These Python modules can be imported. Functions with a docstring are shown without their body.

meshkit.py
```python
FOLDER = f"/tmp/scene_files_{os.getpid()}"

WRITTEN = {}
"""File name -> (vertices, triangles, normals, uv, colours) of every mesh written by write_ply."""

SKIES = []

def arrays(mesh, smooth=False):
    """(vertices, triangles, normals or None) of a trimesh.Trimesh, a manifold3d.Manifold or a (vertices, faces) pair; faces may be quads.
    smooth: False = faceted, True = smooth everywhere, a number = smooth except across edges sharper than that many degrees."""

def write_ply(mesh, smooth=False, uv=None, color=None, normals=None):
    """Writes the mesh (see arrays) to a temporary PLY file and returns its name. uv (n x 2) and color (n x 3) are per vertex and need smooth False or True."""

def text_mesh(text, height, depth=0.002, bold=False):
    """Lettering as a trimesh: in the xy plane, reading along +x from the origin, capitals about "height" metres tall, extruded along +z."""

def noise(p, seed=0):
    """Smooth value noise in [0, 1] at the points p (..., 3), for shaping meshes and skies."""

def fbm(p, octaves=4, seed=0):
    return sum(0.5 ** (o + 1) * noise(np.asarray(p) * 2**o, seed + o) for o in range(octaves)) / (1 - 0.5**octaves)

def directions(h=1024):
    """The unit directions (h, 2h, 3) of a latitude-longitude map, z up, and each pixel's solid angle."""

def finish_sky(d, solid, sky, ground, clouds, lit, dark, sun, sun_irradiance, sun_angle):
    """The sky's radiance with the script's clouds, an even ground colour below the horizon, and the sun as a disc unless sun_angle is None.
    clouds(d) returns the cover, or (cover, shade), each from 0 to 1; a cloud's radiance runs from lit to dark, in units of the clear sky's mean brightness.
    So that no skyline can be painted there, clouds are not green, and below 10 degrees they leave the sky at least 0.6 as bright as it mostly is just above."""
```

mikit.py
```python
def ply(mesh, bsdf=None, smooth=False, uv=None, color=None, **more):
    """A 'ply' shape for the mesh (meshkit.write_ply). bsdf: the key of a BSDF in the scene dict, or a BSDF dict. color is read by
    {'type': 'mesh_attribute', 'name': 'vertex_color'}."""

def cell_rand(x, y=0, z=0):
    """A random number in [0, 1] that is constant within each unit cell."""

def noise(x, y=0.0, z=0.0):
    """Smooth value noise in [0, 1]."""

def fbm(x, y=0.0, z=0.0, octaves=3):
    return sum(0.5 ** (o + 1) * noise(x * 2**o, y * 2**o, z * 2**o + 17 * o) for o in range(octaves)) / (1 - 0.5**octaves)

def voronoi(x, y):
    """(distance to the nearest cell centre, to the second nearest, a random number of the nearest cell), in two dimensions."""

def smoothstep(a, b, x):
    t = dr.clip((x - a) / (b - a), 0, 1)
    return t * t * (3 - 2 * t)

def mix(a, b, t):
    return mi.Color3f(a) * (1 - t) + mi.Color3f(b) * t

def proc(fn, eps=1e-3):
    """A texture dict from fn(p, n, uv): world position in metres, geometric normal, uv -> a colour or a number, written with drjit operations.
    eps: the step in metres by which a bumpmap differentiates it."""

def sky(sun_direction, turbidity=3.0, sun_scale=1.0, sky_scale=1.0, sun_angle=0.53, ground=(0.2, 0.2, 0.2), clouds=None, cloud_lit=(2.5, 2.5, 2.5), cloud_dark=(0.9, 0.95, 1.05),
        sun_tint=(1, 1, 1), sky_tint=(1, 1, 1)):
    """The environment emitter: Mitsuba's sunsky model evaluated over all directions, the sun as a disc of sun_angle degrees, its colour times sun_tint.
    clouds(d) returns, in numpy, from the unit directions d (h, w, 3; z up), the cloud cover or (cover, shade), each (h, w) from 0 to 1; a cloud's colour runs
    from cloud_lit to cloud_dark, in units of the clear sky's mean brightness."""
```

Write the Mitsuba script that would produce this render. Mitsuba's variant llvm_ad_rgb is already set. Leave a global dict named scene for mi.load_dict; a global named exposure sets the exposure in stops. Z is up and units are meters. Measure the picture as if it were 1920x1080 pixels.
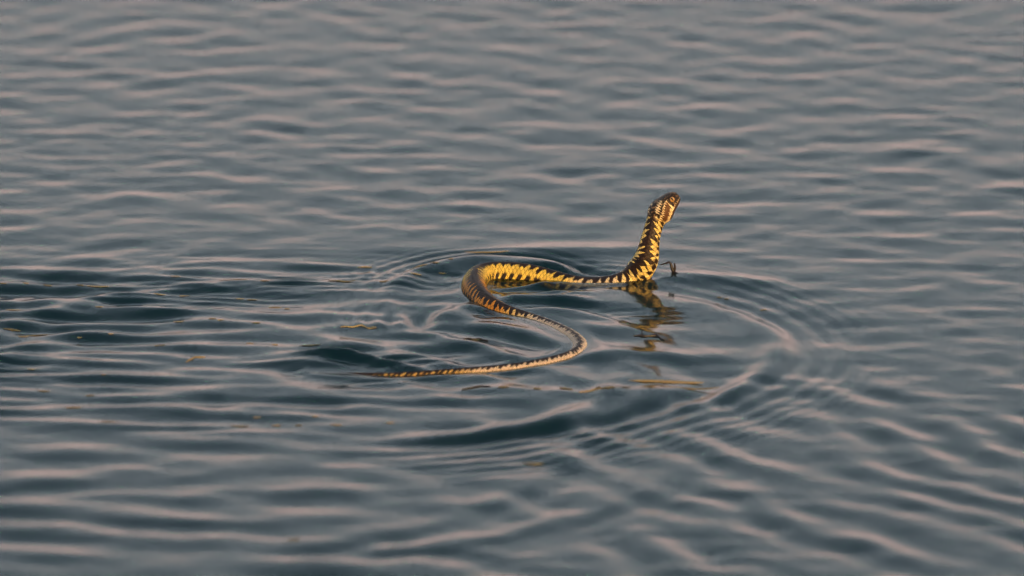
import math, numpy as np, trimesh, mitsuba as mi, drjit as dr, mikit
from scipy import fft as sfft
from scipy.spatial import cKDTree
from scipy.ndimage import map_coordinates, gaussian_filter
from scipy.interpolate import CubicSpline, PchipInterpolator
from mikit import noise, fbm, smoothstep, mix, proc
T = mi.ScalarTransform4f
scene, labels = {}, {}

# ------------------------------------------------------------------ camera, sky, exposure
EYE_DISTANCE, EYE_ELEVATION = 6.0, math.radians(15)
EYE = np.array([0, -EYE_DISTANCE * math.cos(EYE_ELEVATION), EYE_DISTANCE * math.sin(EYE_ELEVATION)])
scene['camera'] = {'type': 'thinlens', 'fov': 7.1413, 'fov_axis': 'x', 'near_clip': 0.05, 'far_clip': 2000.0,
                   'aperture_radius': 0.022, 'focus_distance': 5.95,
                   'to_world': T().look_at(origin=EYE.tolist(), target=[0, 0, 0], up=[0, 0, 1])}
SUN = (0.42, -0.90, 0.17)


def dusk_haze(d):
    z = np.clip(d[..., 2], 0, 1)
    t = np.clip((z - .04) / .26, 0, 1)
    return 0.96 * np.exp(-np.maximum(z - .1, 0) / 0.32), t * t * (3 - 2 * t)


scene['sky'] = mikit.sky(SUN, turbidity=3.0, sun_scale=.315, clouds=dusk_haze, cloud_lit=(1.72, 1.25, 1.16), cloud_dark=(0.77, 0.76, 0.855), sky_tint=(1.13, 0.95, 0.86))
exposure = 3.83


def tag(key, label=None, category=None, group=None, kind=None):
    labels[key] = {k: v for k, v in dict(label=label, category=category, group=group, kind=kind).items() if v}
    return key


def numbered(name):
    if name not in scene and not any(k.startswith(name + '__') for k in scene):
        return name
    k = 1
    while f'{name}_{k:03d}' in scene or any(q.startswith(f'{name}_{k:03d}__') for q in scene):
        k += 1
    return f'{name}_{k:03d}'


# ------------------------------------------------------------------ the snake's course on the water (metres; x right, y away from the camera)
COURSE = np.array([[.0987, .0300], [.0902, .0298], [.0803, .0257], [.0666, .0242], [.0529, .0242], [.0392, .0272], [.0235, .0333], [.0078, .0364], [-.0078, .0379],
                   [-.0196, .0349], [-.0254, .0240], [-.0278, .0075], [-.0268, -.0105], [-.0220, -.0300], [-.0135, -.0493], [.0, -.0641], [.0154, -.0788],
                   [.0307, -.1008], [.0428, -.1269], [.0483, -.1514], [.0455, -.1743], [.0340, -.1913], [.0151, -.2068], [-.0075, -.2181], [-.0301, -.2251],
                   [-.0526, -.2307], [-.0751, -.2349], [-.0976, -.2349], [-.1164, -.2307], [-.1353, -.2251]])
HEADING = np.array([.70, .714])

# ------------------------------------------------------------------ waves: capillary-gravity water, ambient ripples and the snake's wake
N, TILE = 1024, 2.56
CELL = TILE / N
KX, KY = np.meshgrid(sfft.rfftfreq(N, CELL) * 2 * np.pi, sfft.fftfreq(N, CELL) * 2 * np.pi)
K = np.hypot(KX, KY)
K[0, 0] = 1.0
OMEGA = np.sqrt(9.81 * K + 7.2e-5 * K ** 3)
GX = (np.arange(N) + .5) * CELL - TILE / 2
OX, OY = 0.0, -0.05                       # tile centre


def extended_track():
    """The course run backwards past the tail: the same undulation, older."""
    side = np.array([HEADING[1], -HEADING[0]])
    q = np.linspace(0.02, 1.3, 400)
    old = np.array([-.1353, -.2251])[None] - HEADING[None] * q[:, None] * .8 + side[None] * ((np.cos(2 * np.pi * q / .30 + 2.2) - math.cos(2.2)) * .06)[:, None]
    p = np.vstack([COURSE, old])
    s = np.r_[0, np.cumsum(np.linalg.norm(np.diff(p, axis=0), axis=1))]
    t = np.linspace(0, s[-1], 2000)
    p = np.stack([np.interp(t, s, p[:, k]) for k in (0, 1)], 1)
    return t, np.stack([gaussian_filter(p[:, k], 8, mode='nearest') for k in (0, 1)], 1)


def stamp(field, pts, amp, sigma):
    """Adds Gaussian pressure blobs."""
    r = int(math.ceil(3 * sigma / CELL))
    for (x, y), a in zip(pts, amp):
        i, j = int((x - OX + TILE / 2) / CELL), int((y - OY + TILE / 2) / CELL)
        if r < i < N - r - 1 and r < j < N - r - 1:
            ex = np.exp(-((GX[i - r:i + r + 1] + OX - x) / sigma) ** 2 / 2)
            ey = np.exp(-((GX[j - r:j + r + 1] + OY - y) / sigma) ** 2 / 2)
            field[j - r:j + r + 1, i - r:i + r + 1] += a * ey[:, None] * ex[None]


def wake():
    ts, tp = extended_track()
    dt, speed, slip, total = 1 / 140, 0.49, 0.03, 3.0
    length, gain, body_push, sharp = 0.56, .0015, 1.8, 12.0
    eta = np.zeros(K.shape, np.complex64)
    phi = np.zeros(K.shape, np.complex64)
    c, s, damp = np.cos(OMEGA * dt), np.sin(OMEGA * dt), np.exp(-2 * 1.6e-6 * K ** 2 * dt - 0.25 * dt)
    a, b = (K / OMEGA * s * damp).astype(np.float32), (OMEGA / K * s * damp).astype(np.float32)
    c = (c * damp).astype(np.float32)
    body = np.r_[0.0, np.linspace(.03, length, 22)]
    for n in range(int(total / dt), -1, -1):
        tau = n * dt
        push = HEADING * slip * tau
        q = speed * tau + body
        pts = np.stack([np.interp(q, ts, tp[:, k]) for k in (0, 1)], 1) + push
        fresh = (.35 + .65 * min(1.0, tau / .2)) * (1 - .45 * min(1.0, max(0.0, tau - .8) / .6))
        p = np.zeros((N, N), np.float32)
        stamp(p, pts[:1], [9.0 * fresh], .0095)
        stamp(p, pts[:1], [sharp * fresh], .0032)
        stamp(p, pts[1:], body_push * np.linspace(1.3, .5, 22), .0075)
        eta, phi = eta * c + phi * a, phi * c - eta * b - sfft.rfft2(p, workers=4) * (dt * 9.81 * gain)
    return sfft.irfft2(eta, workers=4, s=(N, N))


def ripples(seed, wavelength, spread_length, direction, power, slope):
    """A random field of waves near one length, travelling near one direction, with this rms slope."""
    rng = np.random.default_rng(seed)
    w = rng.normal(size=K.shape) + 1j * rng.normal(size=K.shape)
    k0 = 2 * np.pi / wavelength
    radial = np.exp(-(np.log(K / k0) / spread_length) ** 2 / 2)
    ang = np.abs((KX * direction[0] + KY * direction[1]) / K / np.hypot(*direction)) ** power
    w *= radial * ang
    w[0, 0] = 0
    f = sfft.irfft2(w, s=(N, N), workers=4)
    gy, gx = np.gradient(f, CELL)
    return f * (math.tan(math.radians(slope)) / math.sqrt((gx ** 2 + gy ** 2).mean()))


WX, WY = np.meshgrid(GX + OX, GX + OY)


def step(a, b, x):
    t = np.clip((x - a) / (b - a), 0, 1)
    return t * t * (3 - 2 * t)


WAKE = wake()
WAKE *= (1 - .45 * step(.14, .05, np.hypot(WX - .05, WY - .055))) * (1 - .6 * step(.075, .03, np.hypot(WX - .105, WY - .005))) * (1 - .6 * step(.09, .03, np.hypot(WX + .065, WY - .0))) * (1 - .55 * step(.09, .04, np.hypot(WX + .085, WY + .065))) * (1 - .40 * step(-.10, -.17, WY) * step(.04, .12, WX)) * (1 - .6 * step(.14, .05, np.hypot(WX - .10, WY + .08)))
WAKE = .0075 * np.tanh(WAKE / .0075)            # crests and troughs level off before they break
near = step(.75, .45, np.hypot(WX - .0, WY + .05))
front = step(-.15, -.35, WY)
right = front * step(-.15, .1, WX)
left = front * (1 - step(-.15, .1, WX))
stirred = step(.05, -.1, WX) * step(.12, .02, WY) * step(-.42, -.30, WY)
patches = ripples(9, .30, .35, (.1, 1), 1, 4)
patches = .04 + .96 * step(.7, 1.9, patches / patches.std())     # cat's paws: scattered patches of fine ripples
AMBIENT = ((ripples(3, .060, .40, (.80, 1), 3, 1.35) + ripples(13, .058, .40, (-.70, 1), 3, 1.35) + ripples(14, .085, .3, (.1, 1), 1, 1.1)) * (1 - .5 * np.maximum(left, right))
           + ripples(4, .050, .25, (.85, .52), 6, 4.8) * (.10 + .90 * right)
           + ripples(5, .062, .25, (.12, 1), 8, 3.6) * (.08 + .92 * left)
           + ripples(7, .039, .32, (.05, 1), 40, 7.2) * (.12 + .88 * stirred)
           + ripples(6, .022, .4, (.3, 1), 1, .55)
           + ripples(8, .0125, .16, (.05, 1), 22, 8.0) * patches * step(.17, .10, WY) * step(-.45, -.36, WY) * step(.18, .02, WX))
HEIGHT = (AMBIENT * (1 - .35 * step(.35, .12, np.hypot(WX, WY + .09))) + WAKE * near).astype(np.float32)


def wavelet(x, y, along, across, height, tilt=0.0):
    """A short steep crest thrown up by the tail."""
    dx, dy = WX - x, WY - y - tilt * (WX - x)
    return height * np.exp(-(dx / along) ** 2 / 2) * np.exp(-(dy / across) ** 2 / 2)


HEIGHT += (wavelet(-.140, -.212, .018, .006, .0022)
           + wavelet(-.262, -.345, .05, .008, .0024, .04) + wavelet(-.235, -.372, .035, .006, .0016, -.05) + wavelet(-.20, -.385, .03, .005, .0012, .05)
           + wavelet(.02, -.285, .09, .009, .0020, .05)
           + wavelet(.100, -.186, .045, .011, .0034, -.1) + wavelet(.07, -.112, .05, .009, .0012, -.25) + wavelet(.045, .106, .05, .011, .0030) + wavelet(.155, .022, .035, .010, .0024, -.3)
           + wavelet(-.19, .062, .05, .010, .0022) + wavelet(-.22, .085, .02, .003, .0005)).astype(np.float32)
# the water clings to the snake: close to the body it follows one gentle level
cp = np.stack([np.interp(np.linspace(0, 1, 400), np.linspace(0, 1, len(COURSE)), COURSE[:, k]) for k in (0, 1)], 1)
away = np.full(WX.shape, 9.0, np.float32)
block = (np.abs(WX) < .25) & (np.abs(WY + .1) < .25)
away[block] = cKDTree(cp).query(np.c_[WX[block], WY[block]])[0]
LEVEL = gaussian_filter(HEIGHT, 11, mode='wrap') * .6
cling = .85 * step(.020, .008, away)
HEIGHT = (HEIGHT * (1 - cling) + LEVEL * cling + .0006 * np.exp(-((away - .011) / .004) ** 2)).astype(np.float32)
# the hollow that the sculling tail has just dug
HEIGHT += (wavelet(-.104, -.203, .024, .0060, .0085, -.55) + wavelet(-.136, -.190, .016, .0045, .0038, -.35) + wavelet(-.165, -.205, .03, .005, .0020, .1)).astype(np.float32)


def sample(field, x, y):
    return map_coordinates(field, [(np.asarray(y) - OY + TILE / 2) / CELL - .5, (np.asarray(x) - OX + TILE / 2) / CELL - .5], order=3, mode='grid-wrap')


def axis(a, b, h, far, rate):
    mid = np.arange(a, b, h)
    out, d, x = [], h, 0.0
    while x < far:
        d *= rate
        x += d
        out.append(x)
    out = np.array(out)
    return np.r_[a - out[::-1], mid, mid[-1] + out]


ax, ay = axis(-.62, .62, .0028, 600, 1.055), axis(-.92, 1.2, .0026, 600, 1.055)
X, Y = np.meshgrid(ax, ay)
coarse = np.maximum(np.gradient(ax)[None, :], np.gradient(ay)[:, None])
Z = sample(HEIGHT, X.ravel(), Y.ravel()).reshape(X.shape) * step(.025, .008, coarse)
n, m = X.shape
idx = np.arange(n * m).reshape(n, m)
quads = np.stack([idx[:-1, :-1], idx[:-1, 1:], idx[1:, 1:], idx[1:, :-1]], -1).reshape(-1, 4)
water = (np.stack([X, Y, Z], -1).reshape(-1, 3), quads)

scene['water_surface'] = {'type': 'roughdielectric', 'int_ior': 1.333, 'ext_ior': 1.0, 'alpha': 0.015, 'distribution': 'ggx'}
scene['bed_material'] = {'type': 'diffuse', 'reflectance': {'type': 'rgb', 'value': (.005, .039, .034)}}
scene['water'] = mikit.ply(water, 'water_surface', smooth=True)
tag('water', 'rippled grey green lake water', kind='structure')
scene['lake_bed'] = mikit.ply(trimesh.Trimesh([[-600, -600, -.6], [600, -600, -.6], [600, 600, -.6], [-600, 600, -.6]], [[0, 1, 2], [0, 2, 3]], process=False), 'bed_material')
tag('lake_bed', 'dark lake bed below the water', kind='structure')

# ------------------------------------------------------------------ the snake
SMOOTH = LEVEL
RAISED = np.array([[.1217, .0390, .0604], [.1134, .0355, .0535], [.1070, .0325, .0455], [.1041, .0300, .0391], [.1017, .0278, .0308], [.1000, .0273, .0211], [.0978, .0278, .0125], [.0940, .0290, .0055]])
FLOAT = np.array([-.0004, -.0060, -.0086, -.0087, -.0072, -.0044, -.0018, -.0010, -.0010, -.0009, -.0008, -.0012, -.0024, -.0040, -.0062, -.0070, -.0062, -.0048,
                  -.0039, -.0034, -.0031, -.0029, -.0026, -.0022, -.0018, -.0018, -.0018, -.0022, -.0030])


def snake_frame():
    flat = COURSE[1:]
    z = gaussian_filter(sample(SMOOTH, flat[:, 0], flat[:, 1]), 1.5, mode='nearest') + FLOAT
    pts = np.vstack([RAISED, np.c_[flat, z]])
    s = np.r_[0, np.cumsum(np.linalg.norm(np.diff(pts, axis=0), axis=1))]
    cs = CubicSpline(s, pts)
    k = len(RAISED)
    hint = np.vstack([[[-.70, -.11, .62], [-.71, -.17, .60], [-.64, -.58, .32], [-.38, -.90, .12], [-.24, -.96, .05], [-.25, -.95, .15], [-.40, -.80, .40], [-.45, -.55, .70]],
                      np.tile([0, 0, 1.0], (len(flat), 1))])
    hint[k] = [-.3, -.3, .9]
    return s[-1], cs, CubicSpline(s, hint) if False else (lambda u: np.stack([np.interp(u, s, hint[:, i]) for i in range(3)], -1))


LENGTH, CENTRE, DORSAL = snake_frame()
U_ = [0, .0005, .0018, .0045, .0085, .0130, .0170, .0205, .0240, .0280, .034, .045, .056, .070, .10, .17, .23, .30, .36, .42, .48, .54, LENGTH - .01, LENGTH]
W_ = [.0002, .0030, .0050, .0063, .0075, .0091, .0101, .0098, .0078, .0067, .0067, .0076, .0093, .0104, .0108, .0101, .0092, .0084, .0074, .0062, .0052, .0040, .0016, .0003]
D_ = [.0002, .0026, .0042, .0055, .0067, .0076, .0081, .0079, .0070, .0062, .0062, .0076, .0094, .0104, .0106, .0106, .0102, .0088, .0072, .0060, .0050, .0038, .0015, .0003]
V_ = [.0002, .0026, .0040, .0053, .0064, .0075, .0080, .0078, .0066, .0058, .0058, .0072, .0088, .0098, .0098, .0094, .0088, .0080, .0070, .0058, .0048, .0037, .0015, .0003]
half_width, top_height, under_height = (PchipInterpolator(U_, q) for q in (W_, D_, V_))


def snake_point(u, phi, lift=0.0):
    """The skin at the distance u from the snout and the angle phi from the mid-line of the back."""
    u, phi = np.broadcast_arrays(np.asarray(u, float), np.asarray(phi, float))
    c, t = CENTRE(u), CENTRE(u, 1)
    t /= np.linalg.norm(t, axis=-1, keepdims=True)
    nrm = DORSAL(u)
    nrm -= t * (nrm * t).sum(-1, keepdims=True)
    nrm /= np.linalg.norm(nrm, axis=-1, keepdims=True)
    side = np.cross(t, nrm)               # the snake's right when it looks along -t ... kept consistent for both sides
    sn, cn = np.sin(phi), np.cos(phi)
    head = step(.026, .012, u)
    e = 1 - .22 * head                     # a boxier head
    sx = np.sign(sn) * np.abs(sn) ** e
    cx = np.sign(cn) * np.abs(cn) ** (1 - .30 * head)
    h = np.where(cn > 0, top_height(u), under_height(u))
    keel = .0004 * np.exp(-(phi / .16) ** 2) * (1 - head)
    brow = .0007 * np.exp(-((np.abs(phi) - .95) / .22) ** 2) * np.exp(-((u - .0075) / .0028) ** 2)
    lip = -.0005 * np.exp(-((np.abs(phi) - 2.15) / .10) ** 2) * step(.022, .016, u) * step(.0005, .002, u)
    out = 1 + (brow + lip + lift) / np.maximum(half_width(u), .0005)
    return c + side * (half_width(u) * sx * out)[..., None] + nrm * (h * cx * out + keel)[..., None]


us = np.r_[np.linspace(0, 1, 26) ** 1.6 * .006, np.arange(.0064, LENGTH - .0006, .0006), LENGTH]
ph = np.linspace(-math.pi, math.pi, 57)
UU, PP = np.meshgrid(us, ph, indexing='ij')
V = snake_point(UU, PP).reshape(-1, 3)
a, b = UU.shape
idx = np.arange(a * b).reshape(a, b)
Q = np.stack([idx[:-1, :-1], idx[1:, :-1], idx[1:, 1:], idx[:-1, 1:]], -1).reshape(-1, 4)
if trimesh.Trimesh(V, np.vstack([Q[:, [0, 1, 2]], Q[:, [0, 2, 3]]]), process=False).volume < 0:
    Q = Q[:, ::-1]
UV = np.stack([UU, PP / (2 * math.pi) + .5], -1).reshape(-1, 2)


def scales(uv):
    u, phi = uv.x, (uv.y - .5) * 2 * math.pi
    size = dr.select(u < .026, .0016, .0030)
    rows = dr.select(u < .026, 15.0, 21.0)
    aa = phi / (2 * math.pi) * rows
    p, q = u / size + .5 * aa, u / size - .5 * aa
    ip, iq = dr.floor(p), dr.floor(q)
    return u, phi, size, rows, p - ip, q - iq, ip, iq


def ramp(u, a, b, df):
    t = dr.clip((u - a) / (b - a), 0, 1)
    return df * ((b - a) * t * t * .5 + dr.maximum(u - b, 0))


def skin_colour(p, nrm, uv):
    u, phi, size, rows, fp, fq, ip, iq = scales(uv)
    cu = (ip + iq + 1) * .5 * size
    cphi = (ip - iq) / rows * 2 * math.pi
    su, sphi = u * .45 + cu * .55, phi * .45 + cphi * .55
    rnd = mikit.cell_rand(ip, iq, 3)
    f = dr.abs(sphi)
    ph0 = dr.select(sphi > 0, 0.0, .5)
    count = 262 * su - ramp(su, .055, .095, 122) + ramp(su, .15, .19, 40) + ramp(su, .27, .36, 60)
    cyc = count - f * .85 + ph0 + .25 * noise(su * 90, 3.3)
    tri = dr.abs((cyc - dr.floor(cyc)) * 2 - 1)
    broad = 1.15 - .15 * smoothstep(.06, .10, su) - .18 * smoothstep(.10, .14, su) + .46 * smoothstep(.20, .23, su) - .70 * smoothstep(.292, .32, su) + .32 * smoothstep(.40, .44, su) + .40 * smoothstep(.52, .545, su) + 1.2 * smoothstep(.57, .59, su)
    tooth = mikit.cell_rand(dr.floor(cyc + .5), dr.select(sphi > 0, 1.0, 2.0), 7)
    edge = (.17 + (.56 + .34 * tooth) * tri + .16 * (rnd - .5)) * broad
    dark = 1 - smoothstep(edge - .07, edge + .07, f)
    dark = dr.maximum(dark, smoothstep(.36, .46, tri) * smoothstep(.515, .535, su))
    cyc2 = count - f * .6 + ph0 + .5
    tri2 = dr.abs((cyc2 - dr.floor(cyc2)) * 2 - 1)
    spot = smoothstep(.26, .48, tri2 + .25 * (rnd - .5)) * smoothstep(1.06, 1.20, f) * (1 - smoothstep(1.66, 1.82, f))
    belly = smoothstep(1.85, 2.0, f)
    bellydark = smoothstep(.35, .6, rnd)
    lateral = smoothstep(.62, 1.0, f)
    yellow = mix((.60, .41, .095), (.70, .53, .19), rnd)
    yellow = mix(yellow, (.64, .42, .05), .75 * smoothstep(.10, .13, u))
    yellow = mix(yellow, (.58, .44, .28), .75 * smoothstep(.078, .090, u) * (1 - smoothstep(.112, .130, u)))
    yellow = mix(yellow, (.42, .155, .018), .9 * smoothstep(.205, .235, u) * (1 - smoothstep(.285, .31, u)))
    yellow = mix(yellow, (.58, .44, .30), smoothstep(.285, .33, u))
    yellow = mix(yellow, (.46, .29, .085), smoothstep(.50, .53, u))
    yellow = yellow * (.80 + .35 * noise(su * 400, sphi * 4, 1.0))
    black = mix((.012, .007, .005), (.03, .016, .010), rnd)
    col = mix(yellow, black, dr.maximum(dark, spot))
    col = mix(col, mix((.34, .22, .09), (.03, .02, .012), bellydark), belly)
    gap = dr.minimum(dr.minimum(fp, 1 - fp), dr.minimum(fq, 1 - fq))
    col = col * (.5 + .5 * smoothstep(.02, .16, gap))
    # the head's own markings
    hu, hf = u + .0006 * (noise(u * 900, phi * 3) - .5), f + .12 * (noise(u * 700, phi * 3, 5.) - .5)
    crown = mix((.020, .012, .008), (.20, .12, .05), smoothstep(.55, .8, noise(u * 1100, phi * 7, 2.)))
    cream = mix((.70, .50, .22), (.80, .62, .36), rnd)
    brown = mix((.07, .032, .014), (.13, .06, .022), noise(u * 800, phi * 5))
    h = mikit.mi.Color3f(crown)
    vee = dr.abs(hf - (.34 + 16 * (u - .010)))
    h = mix(h, cream * .8, (1 - smoothstep(.09, .2, vee)) * smoothstep(.009, .012, u) * smoothstep(.3, .6, rnd))
    h = mix(h, cream, (1 - smoothstep(.09, .17, dr.abs(hf - 1.02))) * smoothstep(.0085, .0100, hu))
    h = mix(h, brown, smoothstep(1.10, 1.18, hf) * (1 - smoothstep(1.62, 1.74, hf - 12 * dr.maximum(u - .014, 0))) * smoothstep(.0098, .0108, hu))
    lipedge = 1.62 + .22 * smoothstep(.012, .004, u)
    behind_eye = (1 - smoothstep(.0004, .0010, dr.abs(hu - .0100 - .0012 * (hf - 1.4)))) * smoothstep(.95, 1.05, hf)
    h = mix(h, cream, dr.maximum(behind_eye, smoothstep(lipedge, lipedge + .12, hf)))
    jaw = smoothstep(1.96, 2.04, hf) * (1 - smoothstep(2.62, 2.75, hf)) * (1 - smoothstep(.018, .021, u))
    h = mix(h, (.05, .026, .018), jaw)
    h = mix(h, (.5, .36, .2), smoothstep(2.7, 2.8, hf))
    ring = dr.sqrt(dr.square(u - .0066) + dr.square((f - 1.32) * .0075))
    h = mix(h, (.018, .010, .007), (1 - smoothstep(.0034, .0042, ring)) * smoothstep(1.72, 1.55, f) * .95)
    h = h * (.7 + .3 * smoothstep(.02, .16, gap))
    return mix(h, col, smoothstep(.0225, .0265, u + .002 * (noise(phi * 3, 8.) - .5)))


def skin_relief(p, nrm, uv):
    u, phi, size, rows, fp, fq, ip, iq = scales(uv)
    gap = dr.minimum(dr.minimum(fp, 1 - fp), dr.minimum(fq, 1 - fq))
    keel = 1 - smoothstep(0, .25, dr.abs(fp - fq))
    return smoothstep(0, .22, gap) * .8 + .25 * keel + .15 * fp


scene['snake_skin'] = {'type': 'bumpmap', 'arbitrary': {**proc(skin_relief, eps=2e-4)}, 'scale': 0.00022,
                       'bsdf': {'type': 'principled', 'base_color': proc(skin_colour), 'roughness': .40, 'specular': .12, 'clearcoat': .08, 'clearcoat_gloss': .85}}
scene['snake__body'] = mikit.ply((V, Q), 'snake_skin', smooth=True, uv=UV)
tag('snake', 'yellow snake with black zigzag back swimming with its head raised above the water', 'snake')


def eye_colour(p, nrm, uv):
    return mix((.34, .16, .03), (.52, .30, .08), noise(p.x * 3000, p.y * 3000, p.z * 3000))


scene['eye_iris'] = {'type': 'principled', 'base_color': proc(eye_colour), 'roughness': .12, 'specular': .6, 'clearcoat': 1.0}
scene['eye_dark'] = {'type': 'principled', 'base_color': {'type': 'rgb', 'value': (.004, .003, .003)}, 'roughness': .1, 'specular': .6}
for sgn in (-1, 1):
    c = snake_point(.0066, sgn * 1.32)
    ax_ = snake_point(.0066, sgn * 1.32, .001) - c
    ax_ /= np.linalg.norm(ax_)
    up = snake_point(.0066, sgn * 1.0) - c
    up -= ax_ * (up @ ax_)
    up /= np.linalg.norm(up)
    ball = trimesh.creation.icosphere(3, .0019)
    key = numbered('snake__eye')
    R = np.eye(4)
    R[:3, 0], R[:3, 1], R[:3, 2] = np.cross(up, ax_), up, ax_
    R[:3, 3] = c - ax_ * .0004
    ball.apply_transform(R)
    scene[key] = mikit.ply(ball, 'eye_iris', smooth=True)
    pupil = trimesh.creation.icosphere(3, 1.0)
    pupil.apply_scale([.00075, .0013, .0006])
    pupil.apply_translation([0, 0, .00150])
    pupil.apply_transform(R)
    scene[key + '__pupil'] = mikit.ply(pupil, 'eye_dark', smooth=True)


# ------------------------------------------------------------------ bits of plants floating on the water
def olive(p, nrm, uv):
    return mix((.06, .045, .010), (.16, .115, .028), noise(p.x * 500, p.y * 500, 2.0))


def straw(p, nrm, uv):
    return mix((.15, .11, .045), (.27, .20, .09), noise(p.x * 700, p.y * 700, 4.0))


def bark(p, nrm, uv):
    return mix((.005, .004, .003), (.020, .012, .008), noise(p.x * 900, p.y * 900, p.z * 900))


for name, fn in dict(olive_leaf=olive, straw_leaf=straw, dark_bark=bark).items():
    scene[name] = {'type': 'principled', 'base_color': proc(fn), 'roughness': .45, 'specular': .4}
rng = np.random.default_rng(11)


def settle(x, y, reach=.009):
    q = np.linspace(-reach, reach, 25)
    return y + q[np.argmax(sample(HEIGHT, np.full(25, x), y + q) - .02 * np.abs(q))]


CALM = gaussian_filter(HEIGHT, 5, mode='wrap')


def on_water(v, x, y, turn):
    field = HEIGHT if np.ptp(v[:, 0]) < .03 else CALM
    c, s_ = math.cos(turn), math.sin(turn)
    px, py = x + v[:, 0] * c - v[:, 1] * s_, y + v[:, 0] * s_ + v[:, 1] * c
    return np.c_[px, py, v[:, 2] + sample(field, px, py)]


def flake(x, y, length, width, turn, skin, name, label, category, group=None, thick=.0009):
    m = trimesh.creation.icosphere(3, 1.0)
    v = np.array(m.vertices)
    taper = (1 - np.abs(v[:, 0]) ** 2.2) ** .35
    wob = 1 + .25 * np.sin(v[:, 0] * 5 + rng.uniform(0, 6)) * .5 + .12 * np.sin(v[:, 0] * 11 + rng.uniform(0, 6))
    curl = rng.uniform(-.3, .5)
    v = np.c_[v[:, 0] * length / 2, v[:, 1] * width / 2 * taper * wob + length * .10 * curl * v[:, 0] ** 2, v[:, 2] * thick * .5 + .0004 + .0004 * curl * v[:, 0] ** 2]
    key = numbered(name)
    scene[key] = mikit.ply(trimesh.Trimesh(on_water(v, x, settle(x, y), turn), m.faces, process=False), skin, smooth=True)
    tag(key, label, category, group)


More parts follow.
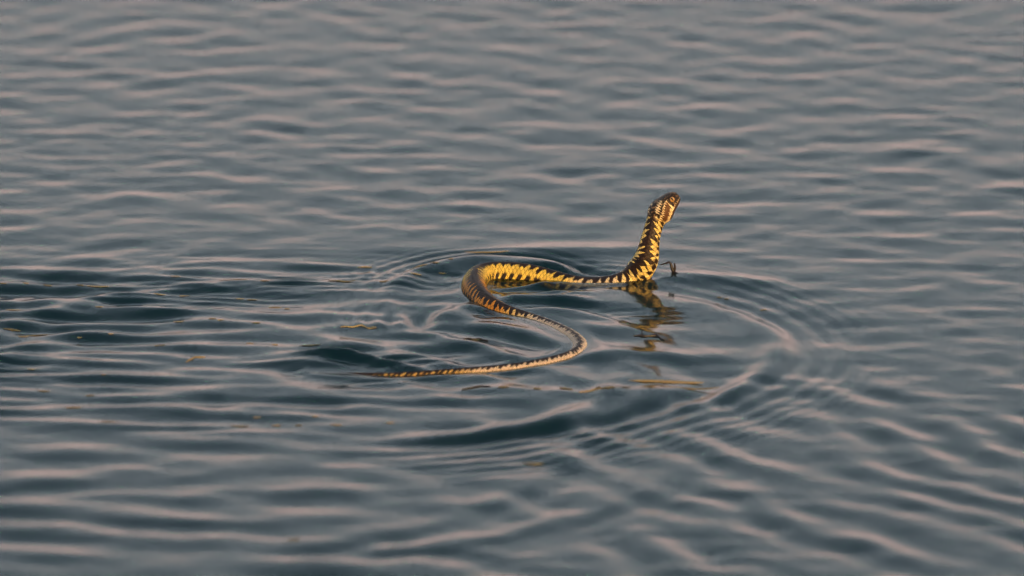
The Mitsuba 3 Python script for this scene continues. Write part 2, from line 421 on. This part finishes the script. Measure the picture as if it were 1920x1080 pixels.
def rod(points, radii, sides=9):
    """A tapering bent rod as one mesh with closed ends."""
    p = np.asarray(points, float)
    t = np.gradient(p, axis=0)
    t /= np.linalg.norm(t, axis=1, keepdims=True)
    e = np.cross(t, [.13, .2, .97])
    e /= np.linalg.norm(e, axis=1, keepdims=True)
    f = np.cross(t, e)
    an = np.arange(sides) * 2 * math.pi / sides
    v = p[:, None] + np.asarray(radii)[:, None, None] * (np.cos(an)[None, :, None] * e[:, None] + np.sin(an)[None, :, None] * f[:, None])
    n_ = len(p)
    i, j = np.meshgrid(np.arange(n_ - 1), np.arange(sides), indexing='ij')
    q = np.stack([i * sides + j, i * sides + (j + 1) % sides, (i + 1) * sides + (j + 1) % sides, (i + 1) * sides + j], -1).reshape(-1, 4)
    faces = np.vstack([q[:, [0, 1, 2]], q[:, [0, 2, 3]],
                       [[n_ * sides, (k + 1) % sides, k] for k in range(sides)], [[n_ * sides + 1, (n_ - 1) * sides + k, (n_ - 1) * sides + (k + 1) % sides] for k in range(sides)]])
    return trimesh.Trimesh(np.vstack([v.reshape(-1, 3), p[:1], p[-1:]]), faces, process=False)


def stem(x, y, length, radius, turn, skin, name, label, category, bend=.10, knot=0.0, shoots=()):
    y = settle(x, y, .006)
    t = np.linspace(-.5, .5, 25)
    side = bend * length * (np.sin(t * 5 + 1) + .3 * np.sin(t * 13))
    r = radius * (1 - .5 * np.abs(t * 2) ** 2) * (1 + knot * np.sin(t * 17))
    parts = [rod(np.c_[t * length, side, np.full(25, .0003)], r)]
    for at, reach_x, reach_y, reach_z in shoots:
        k = int((at + .5) * 24)
        b0 = np.array([t[k] * length, side[k], .0003])
        parts.append(rod(b0 + np.linspace(0, 1, 6)[:, None] * np.array([reach_x, reach_y, reach_z]), radius * np.linspace(.7, .25, 6)))
    m = trimesh.util.concatenate(parts)
    key = numbered(name)
    scene[key] = mikit.ply(trimesh.Trimesh(on_water(np.array(m.vertices), x, y, turn), m.faces, process=False), skin, smooth=40)
    tag(key, label, category)


flake(.1081, -.2557, .054, .0046, .06, 'straw_leaf', 'floating_leaf', 'long yellow brown leaf blade floating in front of the tail bend, longest floating bit', 'leaf blade', thick=.0018)
flake(.1240, -.2668, .043, .0016, .0, 'olive_leaf', 'floating_leaf', 'thin pale leaf blade floating just in front of the longest blade', 'leaf blade')
flake(-.0186, .1026, .034, .0020, .0, 'straw_leaf', 'floating_leaf', 'thin yellow leaf blade on the far crest behind the snake coil', 'leaf blade')
flake(.0144, -.4617, .0150, .0048, -.05, 'olive_leaf', 'leaf_flake', 'lone olive leaf flake in the open water below the snake', 'leaf')
flake(.0175, -.2696, .0065, .0035, .1, 'olive_leaf', 'leaf_flake', 'small olive leaf flake in front of the tail, left of the dark pair', 'leaf')
flake(.0377, -.2640, .0098, .0042, -.05, 'olive_leaf', 'leaf_flake', 'dark olive leaf flake in front of the tail, left of the long blade', 'leaf')
flake(.0601, -.2626, .0042, .0030, .3, 'olive_leaf', 'leaf_flake', 'tiny leaf flake between the dark olive flake and the long blade', 'leaf')
flake(.0674, -.2764, .0098, .0045, -.08, 'olive_leaf', 'leaf_flake', 'olive leaf flake at the right end of a thin stalk in front of the tail', 'leaf')
flake(-.0060, -.2696, .0080, .0030, .0, 'olive_leaf', 'leaf_flake', 'pale olive leaf flake in front of the tail, right of the dark stalk', 'leaf')
flake(-.1433, -.6309, .0090, .0045, .05, 'olive_leaf', 'leaf_flake', 'small leaf flake near the bottom edge of the picture', 'leaf')
flake(-.1000, -.1215, .0060, .0040, -.2, 'olive_leaf', 'leaf_flake', 'olive leaf flake at the end of a pale stalk left of the snake loop', 'leaf')
stem(.0560, -.2740, .0180, .0006, -.12, 'straw_leaf', 'plant_stalk', 'short thin stalk touching an olive flake in front of the tail bend', 'stalk')
stem(-.1117, -.1168, .0226, .0006, -.25, 'straw_leaf', 'plant_stalk', 'pale stalk floating left of the snake loop', 'stalk')
stem(-.0250, -.2668, .0203, .0007, .0, 'dark_bark', 'plant_stalk', 'dark thin stalk floating right in front of the tail', 'stalk')
stem(-.2249, -.1927, .0190, .0007, .75, 'straw_leaf', 'plant_stalk', 'yellow stalk slanting up to the right, left of the tail tip', 'stalk')
stem(-.0256, -.1313, .0180, .0009, -.35, 'dark_bark', 'twig', 'dark twig floating inside the loop of the snake', 'twig', knot=.25)
stem(.0991, -.1428, .0230, .0010, -.45, 'dark_bark', 'twig', 'dark knotty twig with a side shoot floating right of the snake loop', 'twig', bend=.16, knot=.35, shoots=[(-.25, -.003, .004, .0022)])
# the black forked twig that sticks out of the water by the neck
fx, fy = .119, .0390
fz = float(sample(HEIGHT, [fx], [fy])[0])
fork = [rod([[fx, fy, fz - .006], [fx - .0002, fy, fz], [fx - .0014, fy, fz + .0030], [fx - .0022, fy, fz + .0062], [fx - .0033, fy, fz + .0076], [fx - .0058, fy, fz + .0066], [fx - .0098, fy, fz + .0054]], [.0013, .0013, .0011, .0009, .0008, .0007, .0004]),
        rod([[fx, fy, fz + .0004], [fx + .0009, fy - .0006, fz + .0033], [fx + .0004, fy - .0010, fz + .0070]], [.0011, .0009, .0005]),
        rod([[fx - .0002, fy, fz + .0004], [fx + .0016, fy - .0030, fz + .0004], [fx + .0030, fy - .0060, fz + .0002]], [.0008, .0006, .0004])]
scene['forked_twig'] = mikit.ply(trimesh.util.concatenate(fork), 'dark_bark', smooth=40)
tag('forked_twig', 'black forked twig sticking out of the water just right of the raised neck', 'twig')
CRUMBS = {
    'on the far left upper crest': [(-.373, .015, .0062), (-.356, .014, .0055), (-.34, .006, .0062), (-.316, .005, .0062), (-.303, .008, .0172), (-.257, -.014, .007), (-.247, .03, .0055), (-.239, -.026, .0062), (-.204, .026, .0156), (-.198, -.03, .0062), (-.189, -.036, .0062), (-.181, .011, .007), (-.172, -.042, .0086), (-.163, -.048, .0039)],
    'on the far left lower crests': [(-.361, -.057, .0086), (-.359, -.123, .0117), (-.35, -.124, .0055), (-.34, -.121, .0117), (-.309, -.149, .0035), (-.299, -.061, .0047), (-.287, -.143, .0035), (-.253, -.164, .0035), (-.249, -.166, .0039), (-.24, -.089, .0078), (-.216, -.08, .0055), (-.21, -.086, .0035), (-.187, -.143, .0047), (-.184, -.096, .0055), (-.169, -.147, .0039), (-.144, -.159, .0133)],
    'on crests beside the coil': [(-.125, .011, .0195), (-.109, .059, .0078), (-.094, .02, .0055), (-.071, .059, .0156), (-.07, .02, .0062), (-.057, .059, .0055), (-.051, .03, .0055), (-.045, .058, .0035)],
    'on ripples below the tail': [(-.339, -.221, .0047), (-.327, -.278, .007), (-.304, -.328, .0086), (-.294, -.285, .0062), (-.287, -.253, .0031), (-.278, -.352, .0086), (-.187, -.359, .0117), (-.176, -.357, .0047), (-.162, -.365, .007), (-.147, -.366, .0055), (-.136, -.346, .0039), (-.121, -.363, .007), (-.084, -.361, .0047)],
    'on ripples right of the neck': [(.151, -.033, .0035), (.156, -.037, .0027), (.182, -.061, .0047)]}
ORDER = ['first', 'second', 'third', 'fourth', 'fifth', 'sixth', 'seventh', 'eighth', 'ninth', 'tenth', 'eleventh', 'twelfth', 'thirteenth', 'fourteenth', 'fifteenth', 'sixteenth']
for where, spots in CRUMBS.items():
    for k, (x, y, l) in enumerate(sorted(spots)):
        pale = rng.random() < .45
        flake(x, y, l * rng.uniform(1.0, 1.5), min(.0030, max(.0013, l * .22)), rng.uniform(-.15, .15), 'straw_leaf' if pale else 'olive_leaf', 'plant_crumb',
              f"tiny {'yellow' if pale else 'olive'} plant crumb, {ORDER[k]} from left {where}", 'plant crumb', 'plant crumbs drifting on the wave crests', thick=.0006)
